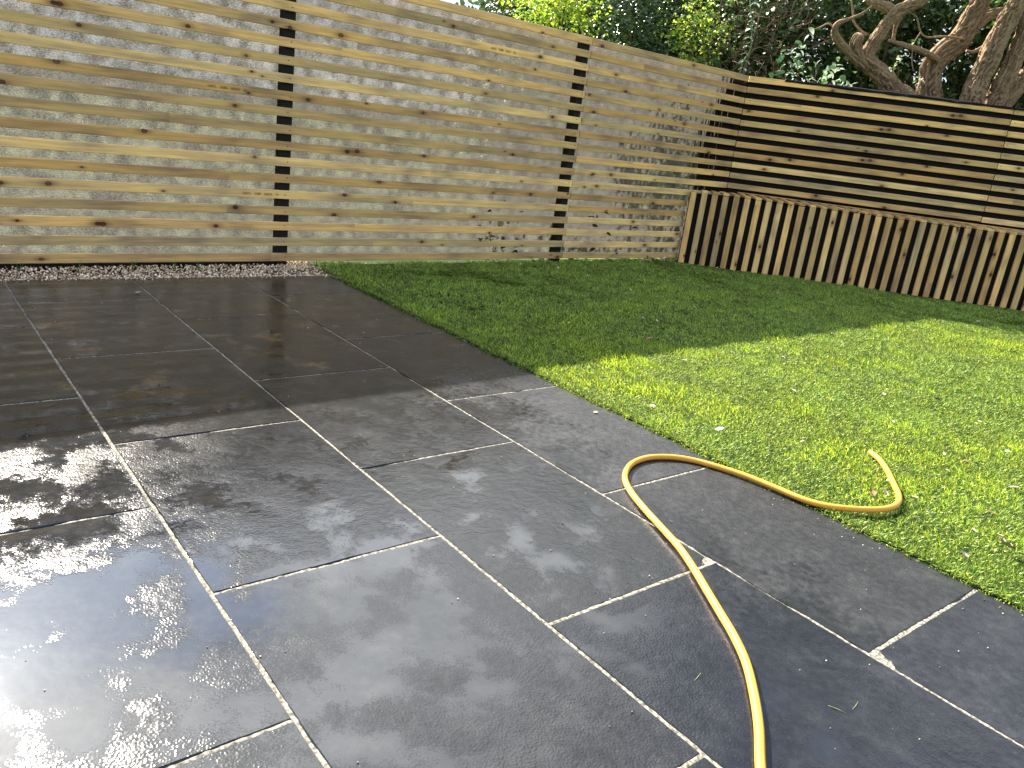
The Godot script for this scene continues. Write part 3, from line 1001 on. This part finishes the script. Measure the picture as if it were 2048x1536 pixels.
func build_trees() -> void:
	var bark := mat("furrowed brown bark", Color.WHITE, 0.9, 0.2)
	bark.albedo_texture = speckle(lin(0.36, 0.26, 0.165), lin(0.15, 0.10, 0.06), 91, 0.03, 512, 5)
	bark.uv1_triplanar = true
	bark.uv1_world_triplanar = true
	bark.uv1_scale = Vector3.ONE * 3.0
	bark.heightmap_enabled = true
	bark.heightmap_scale = 0.4
	var rough_im := noise(92, 0.05, 5).get_seamless_image(512, 512)
	bark.heightmap_texture = ImageTexture.create_from_image(rough_im)
	var twig := mat("thin brown twigs", lin(0.12, 0.085, 0.055), 0.9, 0.2)

	var leaf := leaf_material("broad green leaves", Color.WHITE)
	var t1 := thing("gnarled_tree", "leaning forked trunk with a stubby knot, leftmost tree behind the right fence", "tree", Vector3(8.75, 0, -4.45))
	var o1 := t1.position
	var mv := func(pts: Array, o: Vector3) -> Array: return pts.map(func(p): return [p[0] - o.x, p[1] - o.y, p[2] - o.z, p[3]])
	obj("trunk", limb(mv.call([[8.78, -0.05, -4.42, 0.16], [8.80, 0.9, -4.43, 0.13], [8.75, 1.6, -4.47, 0.12], [8.701, 1.831, -4.515, 0.117], [8.621, 1.907, -4.595, 0.11], [8.494, 2.044, -4.721, 0.104], [8.382, 2.144, -4.833, 0.1], [8.33, 2.194, -4.886, 0.085]], o1), 72, 0.010, 0.26, 1), bark, t1)
	obj("limb", limb(mv.call([[8.36, 2.13, -4.86, 0.085], [8.345, 2.23, -4.86, 0.084], [8.353, 2.285, -4.846, 0.080], [8.377, 2.404, -4.804, 0.077], [8.411, 2.542, -4.752, 0.074], [8.449, 2.651, -4.696, 0.078], [8.509, 2.716, -4.618, 0.072], [8.563, 2.77, -4.546, 0.066], [8.583, 2.855, -4.509, 0.060], [8.556, 3.2, -4.519, 0.045], [8.45, 3.7, -4.6, 0.03]], o1), 64, 0.010, 0.26, 2), bark, t1)
	obj("limb", limb(mv.call([[8.45, 2.64, -4.70, 0.058], [8.419, 2.686, -4.797, 0.056], [8.404, 2.714, -4.883, 0.056], [8.386, 2.751, -4.971, 0.054], [8.387, 2.839, -5.041, 0.05], [8.36, 3.2, -5.12, 0.038], [8.3, 3.8, -5.2, 0.02]], o1), 48, 0.012, 0.24, 3), bark, t1)
	obj("limb", limb(mv.call([[8.33, 2.12, -4.87, 0.07], [8.271, 2.147, -4.874, 0.062], [8.185, 2.192, -4.916, 0.052], [8.071, 2.27, -4.986, 0.047], [7.981, 2.342, -5.032, 0.044], [7.936, 2.401, -5.033, 0.038], [7.925, 2.464, -4.999, 0.027], [7.967, 2.507, -4.913, 0.018], [8.017, 2.569, -4.818, 0.013], [8.039, 2.635, -4.753, 0.008]], o1), 44, 0.012, 0.24, 4), bark, t1)
	obj("broken_stub", limb(mv.call([[8.28, 2.15, -4.87, 0.062], [8.202, 2.243, -4.896, 0.064], [8.156, 2.312, -4.895, 0.068], [8.137, 2.365, -4.867, 0.066], [8.13, 2.39, -4.855, 0.050]], o1), 48, 0.011, 0.26, 5), bark, t1)
	for b in [[[8.006, 2.422, -5.068, 0.015], [7.914, 2.454, -5.113, 0.011], [7.836, 2.409, -5.145, 0.008], [7.756, 2.372, -5.177, 0.005]], [[8.55, 2.62, -4.70, 0.022], [8.552, 2.537, -4.736, 0.025], [8.552, 2.47, -4.734, 0.022], [8.554, 2.403, -4.733, 0.021]], [[8.408, 2.429, -4.949, 0.018], [8.35, 2.468, -5.007, 0.017], [8.295, 2.537, -5.062, 0.015], [8.271, 2.629, -5.086, 0.012], [8.227, 2.8, -5.13, 0.009]]]:
		obj("branch", limb(mv.call(b, o1), 12, 0.02, 0.15, 6), bark, t1)
	crown(t1, "crown", [[Vector3(8.4, 4.0, -4.8) - o1, Vector3(1.1, 0.7, 1.1), 2600]], 0.06, [Color(0.06, 0.12, 0.02), Color(0.09, 0.17, 0.03), Color(0.04, 0.09, 0.02)], leaf, 901)

	var t2 := thing("gnarled_tree", "thick twisted trunk bending right, middle tree behind the right fence", "tree", Vector3(9.07, 0, -4.43))
	var o2 := t2.position
	obj("trunk", limb(mv.call([[9.07, -0.05, -4.43, 0.2], [9.075, 0.9, -4.43, 0.15], [9.065, 1.827, -4.434, 0.140], [9.047, 1.936, -4.451, 0.132], [9.029, 2.084, -4.469, 0.127], [9.022, 2.221, -4.477, 0.127], [9.061, 2.347, -4.437, 0.131], [9.145, 2.467, -4.353, 0.126], [9.178, 2.589, -4.321, 0.117], [9.21, 2.747, -4.289, 0.115], [9.236, 2.893, -4.263, 0.11], [9.252, 3.3, -4.246, 0.09], [9.3, 4.0, -4.3, 0.05]], o2), 76, 0.010, 0.26, 11), bark, t2)
	obj("limb", limb(mv.call([[9.02, 2.25, -4.41, 0.04], [8.959, 2.264, -4.399, 0.038], [8.847, 2.295, -4.44, 0.036], [8.744, 2.319, -4.472, 0.035], [8.592, 2.343, -4.553, 0.032], [8.443, 2.358, -4.631, 0.024], [8.345, 2.366, -4.658, 0.018]], o2), 36, 0.010, 0.2, 12), bark, t2)
	obj("limb", limb(mv.call([[9.25, 2.62, -4.30, 0.085], [9.393, 2.692, -4.318, 0.078], [9.515, 2.771, -4.319, 0.073], [9.651, 2.824, -4.307, 0.067], [9.809, 2.88, -4.273, 0.061], [9.969, 2.967, -4.237, 0.048], [10.2, 3.4, -4.2, 0.02]], o2), 44, 0.012, 0.24, 13), bark, t2)
	for b in [[[9.1, 2.49, -4.30, 0.016], [9.042, 2.49, -4.245, 0.014], [8.884, 2.486, -4.367, 0.013], [8.745, 2.458, -4.471, 0.011], [8.669, 2.488, -4.511, 0.01], [8.608, 2.573, -4.537, 0.009], [8.556, 2.63, -4.554, 0.007], [8.464, 2.657, -4.611, 0.005]], [[8.62, 2.485, -4.49, 0.009], [8.574, 2.407, -4.5, 0.007], [8.566, 2.339, -4.508, 0.006], [8.593, 2.181, -4.481, 0.005], [8.621, 2.109, -4.453, 0.003]]]:
		obj("branch", limb(mv.call(b, o2), 10, 0.02, 0.12, 14), bark, t2)
	crown(t2, "crown", [[Vector3(9.4, 4.2, -4.6) - o2, Vector3(1.2, 0.7, 1.2), 2600]], 0.06, [Color(0.06, 0.12, 0.02), Color(0.08, 0.16, 0.03), Color(0.04, 0.09, 0.02)], leaf, 902)

	var t3 := thing("gnarled_tree", "several furrowed stems fanning out from one foot, rightmost tree behind the fence", "tree", Vector3(9.25, 0, -3.85))
	var o3 := t3.position
	obj("stem", limb(mv.call([[9.2, -0.05, -3.9, 0.17], [9.08, 1.0, -3.95, 0.15], [9.024, 1.81, -3.979, 0.138], [9.026, 1.937, -3.977, 0.128], [9.027, 2.101, -3.976, 0.119], [9.053, 2.276, -3.95, 0.116], [9.072, 2.467, -3.932, 0.110], [9.103, 2.657, -3.901, 0.105], [9.137, 2.844, -3.867, 0.10], [9.164, 3.2, -3.84, 0.085], [9.2, 4.0, -3.8, 0.05]], o3), 72, 0.010, 0.26, 21), bark, t3)
	obj("stem", limb(mv.call([[9.26, -0.05, -3.88, 0.17], [9.25, 1.0, -3.89, 0.14], [9.26, 1.841, -3.885, 0.124], [9.284, 1.963, -3.861, 0.115], [9.292, 2.091, -3.853, 0.109], [9.316, 2.24, -3.829, 0.103], [9.334, 2.414, -3.811, 0.097], [9.35, 2.595, -3.795, 0.094], [9.348, 2.789, -3.797, 0.09], [9.354, 3.3, -3.791, 0.07]], o3), 68, 0.010, 0.26, 22), bark, t3)
	obj("stem", limb(mv.call([[9.36, -0.05, -3.92, 0.16], [9.42, 1.0, -3.9, 0.14], [9.477, 1.875, -3.881, 0.12], [9.503, 1.989, -3.855, 0.112], [9.546, 2.086, -3.811, 0.106], [9.592, 2.201, -3.765, 0.1], [9.641, 2.364, -3.717, 0.091], [9.676, 2.7, -3.681, 0.078]], o3), 64, 0.011, 0.26, 23), bark, t3)
	obj("branch", limb(mv.call([[9.09, 2.47, -3.98, 0.033], [9.06, 2.41, -4.03, 0.029], [9.038, 2.366, -4.107, 0.025], [8.988, 2.368, -4.157, 0.019]], o3), 14, 0.014, 0.2, 24), bark, t3)
	crown(t3, "crown", [[Vector3(9.5, 4.1, -3.7) - o3, Vector3(1.1, 0.7, 1.0), 2200], [Vector3(9.9, 2.95, -4.5) - o3, Vector3(0.3, 0.2, 0.3), 120]], 0.06, [Color(0.08, 0.16, 0.02), Color(0.10, 0.20, 0.03), Color(0.04, 0.09, 0.02)], leaf, 903)

	# dense dark growth behind the trunks, each bush its own thing
	var dark := [Color(0.065, 0.12, 0.035), Color(0.085, 0.155, 0.04), Color(0.05, 0.09, 0.035), Color(0.10, 0.11, 0.045)]
	var darkm := leaf_material("evergreen leaves", Color.WHITE, 0.6, 0.45)
	var d45 := Vector3(0.7071, 0, 0.7071)
	var out := Vector3(0.7071, 0, -0.7071)
	var spots := [[-2.3, 3.2, "dark ivy-grown bush behind the bright shrubs", 3.6], [-0.9, 2.9, "dark twiggy bush behind the fence corner", 3.7], [0.6, 2.9, "dark bush with sky glinting through left of the forked tree", 3.9], [2.0, 3.0, "dark evergreen bush behind the forked trunk", 4.0], [3.4, 3.0, "dark evergreen bush behind the middle trunk", 4.2], [4.8, 2.8, "dark evergreen bush behind the fanned stems", 4.4], [6.2, 2.6, "dark bush beyond the right edge stems", 4.4], [-2.5, 5.4, "tall dark tree far behind the sunlit shrubs", 4.0], [-1.0, 5.0, "tall dark tree far behind the fence corner", 4.6], [0.4, 5.0, "tall dark tree far behind the twiggy climber", 5.0], [2.4, 5.0, "tall dark tree far behind the forked trunk", 5.4], [4.4, 5.0, "tall dark tree far behind the middle trunk", 5.6], [6.4, 4.8, "tall dark tree far behind the fanned stems", 5.8], [8.4, 4.6, "tall dark tree far off at the right edge", 6.0]]
	for s in spots:
		var wide := 1.0 if s[1] < 4.0 else 1.35
		var foot: Vector3 = CORNER + d45 * s[0] + out * s[1]
		var b := thing("evergreen_bush", s[2], "bush", foot, 0.0, "dark bushes behind the trees")
		rng.seed = int(s[0] * 100) + 1000
		for k in 5:
			var a := TAU * k / 5.0
			var e := Vector3(cos(a) * 0.6, s[3] * rng.randf_range(0.7, 0.95), sin(a) * 0.6)
			obj("stem", limb([[cos(a) * 0.1, -0.05, sin(a) * 0.1, 0.05], [e.x * 0.5, e.y * 0.4, e.z * 0.5, 0.035], [e.x, e.y, e.z, 0.012]], 10, 0.08, 0.15, k), twig, b)
		crown(b, "crown", [[Vector3(0, s[3] * 0.30, 0), Vector3(0.95 * wide, s[3] * 0.30, 0.7), 2200], [Vector3(0, s[3] * 0.66, 0), Vector3(1.1 * wide, s[3] * 0.32, 0.8), 6500]], 0.085 * wide, dark, darkm, int(s[0] * 77) + 2000)

	# the sunlit shrubs over the long fence
	var brightm := leaf_material("sunlit yellow-green leaves", Color.WHITE, 1.0, 0.4)
	var gold := [Color(0.34, 0.44, 0.03), Color(0.24, 0.38, 0.04), Color(0.44, 0.48, 0.05), Color(0.15, 0.27, 0.04)]
	var sh := thing("leafy_shrub", "sunlit yellow-green shrub showing against the sky over the long fence", "shrub", Vector3(5.95, 0, -7.2))
	obj("stem", limb([[0, -0.05, 0, 0.05], [0.1, 1.2, 0.05, 0.035], [0.2, 2.4, 0.0, 0.012]], 10, 0.08, 0.15, 3), twig, sh)
	obj("stem", limb([[0.05, -0.05, 0, 0.05], [-0.2, 1.2, 0.1, 0.03], [-0.35, 2.2, 0.05, 0.01]], 10, 0.08, 0.15, 4), twig, sh)
	crown(sh, "crown", [[Vector3(-0.30, 2.25, 0.1), Vector3(0.30, 0.36, 0.3), 520], [Vector3(0.25, 2.45, 0), Vector3(0.45, 0.50, 0.4), 1500], [Vector3(0.1, 1.5, 0), Vector3(0.7, 0.6, 0.5), 900]], 0.050, gold, brightm, 931)
	var iv := thing("ivy_shrub", "dark glossy ivy between the two sunlit shrubs over the long fence", "shrub", Vector3(7.05, 0, -7.1))
	obj("stem", limb([[0, -0.05, 0, 0.06], [0.1, 1.3, 0.05, 0.04], [0.0, 2.7, 0.0, 0.015]], 10, 0.08, 0.15, 5), twig, iv)
	crown(iv, "crown", [[Vector3(0, 2.35, 0), Vector3(0.55, 0.62, 0.4), 2300], [Vector3(0, 1.4, 0), Vector3(0.6, 0.6, 0.4), 700]], 0.052, [Color(0.035, 0.07, 0.03), Color(0.05, 0.09, 0.035), Color(0.03, 0.06, 0.03), Color(0.09, 0.15, 0.04)], leaf_material("glossy ivy leaves", Color.WHITE, 0.5, 0.28), 932)
	var s2 := thing("leafy_shrub", "sunlit shrub with lime leaf tips over the fence, left of the corner", "shrub", Vector3(7.55, 0, -6.45))
	obj("stem", limb([[0, -0.05, 0, 0.05], [0.1, 1.3, 0.0, 0.035], [0.15, 2.7, 0.1, 0.012]], 10, 0.08, 0.15, 6), twig, s2)
	crown(s2, "crown", [[Vector3(-0.15, 2.30, 0.05), Vector3(0.34, 0.5, 0.3), 1000], [Vector3(-0.1, 2.85, 0.0), Vector3(0.4, 0.4, 0.3), 620], [Vector3(0, 1.4, 0), Vector3(0.5, 0.6, 0.4), 400]], 0.050, [Color(0.34, 0.44, 0.035), Color(0.16, 0.28, 0.04), Color(0.09, 0.17, 0.04), Color(0.42, 0.47, 0.07)], brightm, 933)
	var tg := thing("twiggy_climber", "tangle of bare brown climber twigs above the fence corner", "climber", Vector3(7.6, 0, -5.9))
	obj("stem", limb([[0, -0.05, 0, 0.03], [0.05, 1.2, 0.0, 0.025], [0.1, 2.6, 0.1, 0.01]], 10, 0.08, 0.15, 7), twig, tg)
	twigs(tg, "twigs", Vector3(-0.35, 1.7, -0.35), Vector3(0.9, 2.7, 0.4), 170, 0.004, 0.38, twig, 940)
	crown(tg, "leaves", [[Vector3(0.2, 2.2, 0), Vector3(0.6, 0.55, 0.3), 330]], 0.035, [Color(0.08, 0.12, 0.03), Color(0.05, 0.09, 0.03), Color(0.16, 0.12, 0.05)], leaf, 941)

	# plants near enough to pick out each leaf
	var lm := [mat("young leaf", lin(0.10, 0.25, 0.03), 0.55, 0.35), mat("ivy leaf", lin(0.07, 0.20, 0.04), 0.5, 0.35), mat("yellowish leaf", lin(0.22, 0.32, 0.045), 0.55, 0.35)]  # darker green has leaf shade put into its colour, kept near the young leaf
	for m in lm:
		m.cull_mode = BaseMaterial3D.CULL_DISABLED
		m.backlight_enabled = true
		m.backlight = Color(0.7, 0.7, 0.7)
	var one := leaf_shape(1.0, 0.62, 0.25, -0.5)
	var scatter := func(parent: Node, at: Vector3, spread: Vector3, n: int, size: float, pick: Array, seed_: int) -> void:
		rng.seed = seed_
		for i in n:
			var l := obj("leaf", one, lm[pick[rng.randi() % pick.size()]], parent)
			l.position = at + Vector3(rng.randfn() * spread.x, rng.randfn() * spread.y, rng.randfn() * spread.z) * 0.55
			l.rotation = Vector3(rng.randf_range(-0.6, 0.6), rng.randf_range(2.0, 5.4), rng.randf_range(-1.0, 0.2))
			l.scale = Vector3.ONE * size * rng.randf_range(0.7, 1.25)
	var climb := thing("climbing_stem", "upright climber stem with pairs of large oval green leaves above the corner", "climber", Vector3(7.24, 0, -5.6))
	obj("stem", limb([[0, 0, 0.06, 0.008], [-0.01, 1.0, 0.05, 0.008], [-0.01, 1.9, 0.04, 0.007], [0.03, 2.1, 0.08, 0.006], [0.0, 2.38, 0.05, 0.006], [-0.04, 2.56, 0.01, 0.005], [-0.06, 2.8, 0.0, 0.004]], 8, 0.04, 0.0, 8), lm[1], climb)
	for y in [1.86, 1.93, 2.0, 2.07, 2.14, 2.22, 2.3, 2.38, 2.46, 2.54, 2.62]:
		for side in 2:
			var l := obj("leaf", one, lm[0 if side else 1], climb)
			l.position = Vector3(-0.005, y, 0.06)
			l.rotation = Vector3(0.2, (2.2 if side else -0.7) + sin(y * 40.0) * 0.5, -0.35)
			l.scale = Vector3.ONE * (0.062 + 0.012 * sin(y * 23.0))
	var ivy := thing("ivy_clump", "clump of bright green ivy leaves spilling over the right fence", "ivy", Vector3(7.8, 0, -5.05))
	obj("stem", limb([[0, 0, 0, 0.012], [0, 1.2, 0, 0.01], [0.0, 2.0, 0.0, 0.006]], 8, 0.06, 0.0, 9), twig, ivy)
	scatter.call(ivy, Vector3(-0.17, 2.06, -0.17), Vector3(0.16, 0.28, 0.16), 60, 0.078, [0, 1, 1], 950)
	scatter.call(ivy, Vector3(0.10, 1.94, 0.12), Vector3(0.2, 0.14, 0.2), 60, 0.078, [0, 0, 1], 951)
	var sprig := thing("leafy_sprig", "small yellow-green sprig between the forked and the middle trunk", "plant", Vector3(8.35, 0, -4.42))
	obj("stem", limb([[0, 0, 0, 0.008], [0, 1.2, 0, 0.007], [-0.03, 2.1, -0.04, 0.004]], 8, 0.06, 0.0, 9), twig, sprig)
	scatter.call(sprig, Vector3(-0.05, 2.13, -0.06), Vector3(0.09, 0.10, 0.09), 22, 0.055, [0, 2, 2], 952)
	scatter.call(sprig, Vector3(0.11, 2.02, 0.1), Vector3(0.07, 0.06, 0.07), 12, 0.045, [0, 2], 953)
	scatter.call(sprig, Vector3(0.06, 2.38, 0.04), Vector3(0.08, 0.04, 0.08), 8, 0.045, [0, 2], 954)

# what shows dimly through the fleece
func build_beyond() -> void:
	var gm := mat("rough grass", Color.WHITE, 0.9, 0.2)
	gm.albedo_texture = speckle(lin(0.16, 0.22, 0.05), lin(0.05, 0.09, 0.02), 121, 0.03, 512, 5)
	gm.uv1_triplanar = true
	gm.uv1_world_triplanar = true
	gm.uv1_scale = Vector3.ONE * 0.5
	var pm := PlaneMesh.new()
	pm.size = Vector2(120, 120)
	var g := obj("ground", pm, gm)
	g.position = Vector3(0, -0.05, 0)
	tag(g, "grassy ground around and beyond the fences", "", "", "structure")
	var dm := mat("dark blades", lin(0.03, 0.05, 0.015), 0.5)
	dm.cull_mode = BaseMaterial3D.CULL_DISABLED
	rng.seed = 1300
	for p in [[1.25, -5.12, 12, 0.22, "dark clump of long grass seen through the fleece near the patio"], [1.55, -5.12, 4, 0.18, "few dark grass blades seen through the fleece left of the post"]]:
		var st := begin()
		var k := 0
		for i in p[2]:
			var a := rng.randf() * TAU
			var dir := Vector3(cos(a), 0, sin(a) * 0.3)
			var tall: float = p[3] * rng.randf_range(0.6, 1.1)
			var side := Vector3(0.004, 0, 0)
			for s in 4:
				var t := s / 3.0
				var at := dir * (0.03 + tall * 0.5 * t * t) + Vector3(0, tall * t, 0)
				st.add_vertex(at - side * (1.02 - t))
				st.add_vertex(at + side * (1.02 - t))
			for v in [0, 2, 1, 1, 2, 3, 2, 4, 3, 3, 4, 5, 4, 6, 5, 5, 6, 7]:
				st.add_index(k + v)
			k += 8
		var o := obj("grass_clump", finish(st), dm)
		o.position = Vector3(p[0], -0.05, p[1])
		tag(o, p[4], "grass")
	var lm := leaf_material("leaves behind fleece", Color.WHITE, 0.4, 0.5)
	for p in [[4.75, -5.3, "dark leafy plant behind the fleece at the second post"], [5.2, -5.32, "dark leafy plant behind the fleece between the second post and the planter"], [3.95, -5.25, "low dark plant under the fleece left of the second post"]]:
		var b := thing("low_plant", p[2], "plant", Vector3(p[0], 0, p[1]))
		obj("stem", limb([[0, -0.06, 0, 0.008], [0.02, 0.15, 0, 0.006], [0, 0.3, 0, 0.003]], 6, 0.05, 0.0, 2), dm, b)
		crown(b, "leaves", [[Vector3(0, 0.17, 0), Vector3(0.22, 0.15, 0.08), 60]], 0.07, [Color(0.02, 0.04, 0.015), Color(0.03, 0.05, 0.02)], lm, int(p[0] * 100))

func make_sky() -> Sky:
	# blue air, broken white cloud, brighter veil towards the sun
	var w := 1024
	var h := 512
	var n := noise(131, 0.85, 5)
	var n2 := noise(132, 0.35, 3)
	var im := Image.create(w, h, false, Image.FORMAT_RGBF)
	var sun := Vector3(sin(deg_to_rad(2.5)) * cos(deg_to_rad(37.4)), sin(deg_to_rad(37.4)), -cos(deg_to_rad(2.5)) * cos(deg_to_rad(37.4)))
	for j in h / 2 + 2:
		var el := PI * 0.5 - (j + 0.5) / h * PI
		var y := maxf(sin(el), 0.0)
		for i in w:
			var az := (i + 0.5) / w * TAU
			var d := Vector3(sin(az) * cos(el), y, -cos(az) * cos(el))
			var air := Vector3(0.13, 0.22, 0.42).lerp(Vector3(0.44, 0.52, 0.62), pow(1.0 - y, 2.6))
			air = air.lerp(Vector3(0.34, 0.39, 0.47), 0.6 * pow(maxf(d.dot(sun), 0.0), 5.0))
			var q := d / (y + 0.22) * 1.9
			var c := n.get_noise_3d(q.x, q.z, 3.0) * 0.5 + n2.get_noise_3d(q.x, q.z, 9.0) * 0.55
			var cover := smoothstep(-0.10, 0.12, c)
			var cloud := Vector3(0.97, 0.99, 1.0) * (0.50 + 0.42 * smoothstep(0.0, 0.45, c))
			var v := air.lerp(cloud, cover * 0.85)
			var near := maxf(d.dot(sun), 0.0)
			v *= 1.0 + 1.9 * pow(near, 8.0)
			v += Vector3(1.0, 0.97, 0.90) * (0.8 * pow(near, 40.0) + 2.0 * pow(near, 260.0))
			im.set_pixel(i, j, Color(v.x, v.y, v.z))
	for j in range(h / 2 + 2, h):
		for i in w:
			im.set_pixel(i, j, Color(0.10, 0.11, 0.08))
	var m := PanoramaSkyMaterial.new()
	m.panorama = ImageTexture.create_from_image(im)
	m.energy_multiplier = 1.0
	var s := Sky.new()
	s.sky_material = m
	return s

func _ready() -> void:
	# camera
	var cam := Camera3D.new()
	cam.name = "camera"
	cam.position = CAM
	cam.rotation = Vector3(deg_to_rad(-17.808), deg_to_rad(-40.281), deg_to_rad(7.445))
	cam.fov = 51.46
	cam.near = 0.05
	cam.far = 300.0
	add_child(cam)
	cam.current = true
	# sky and exposure
	var env := Environment.new()
	env.background_mode = Environment.BG_SKY
	env.sky = make_sky()
	env.background_energy_multiplier = 0.56
	env.tonemap_mode = Environment.TONE_MAPPER_LINEAR
	env.tonemap_exposure = 4.7
	env.sdfgi_enabled = true
	env.ssao_enabled = true
	env.ssil_enabled = true
	var we := WorldEnvironment.new()
	we.name = "world_environment"
	we.environment = env
	add_child(we)
	# the sun, behind the long fence
	var sun := DirectionalLight3D.new()
	sun.name = "sun"
	sun.light_color = Color(1.0, 0.96, 0.90)
	sun.light_energy = 1.6
	sun.light_angular_distance = 0.5
	sun.shadow_enabled = true
	sun.rotation = Vector3(deg_to_rad(-37.4), deg_to_rad(180.0 - 2.5), 0)
	add_child(sun)
	build_beyond()
	make_wood()
	build_patio()
	build_fences()
	build_planter()
	build_lawn()
	build_gravel()
	build_hose()
	build_trees()
	build_fallen_leaves()
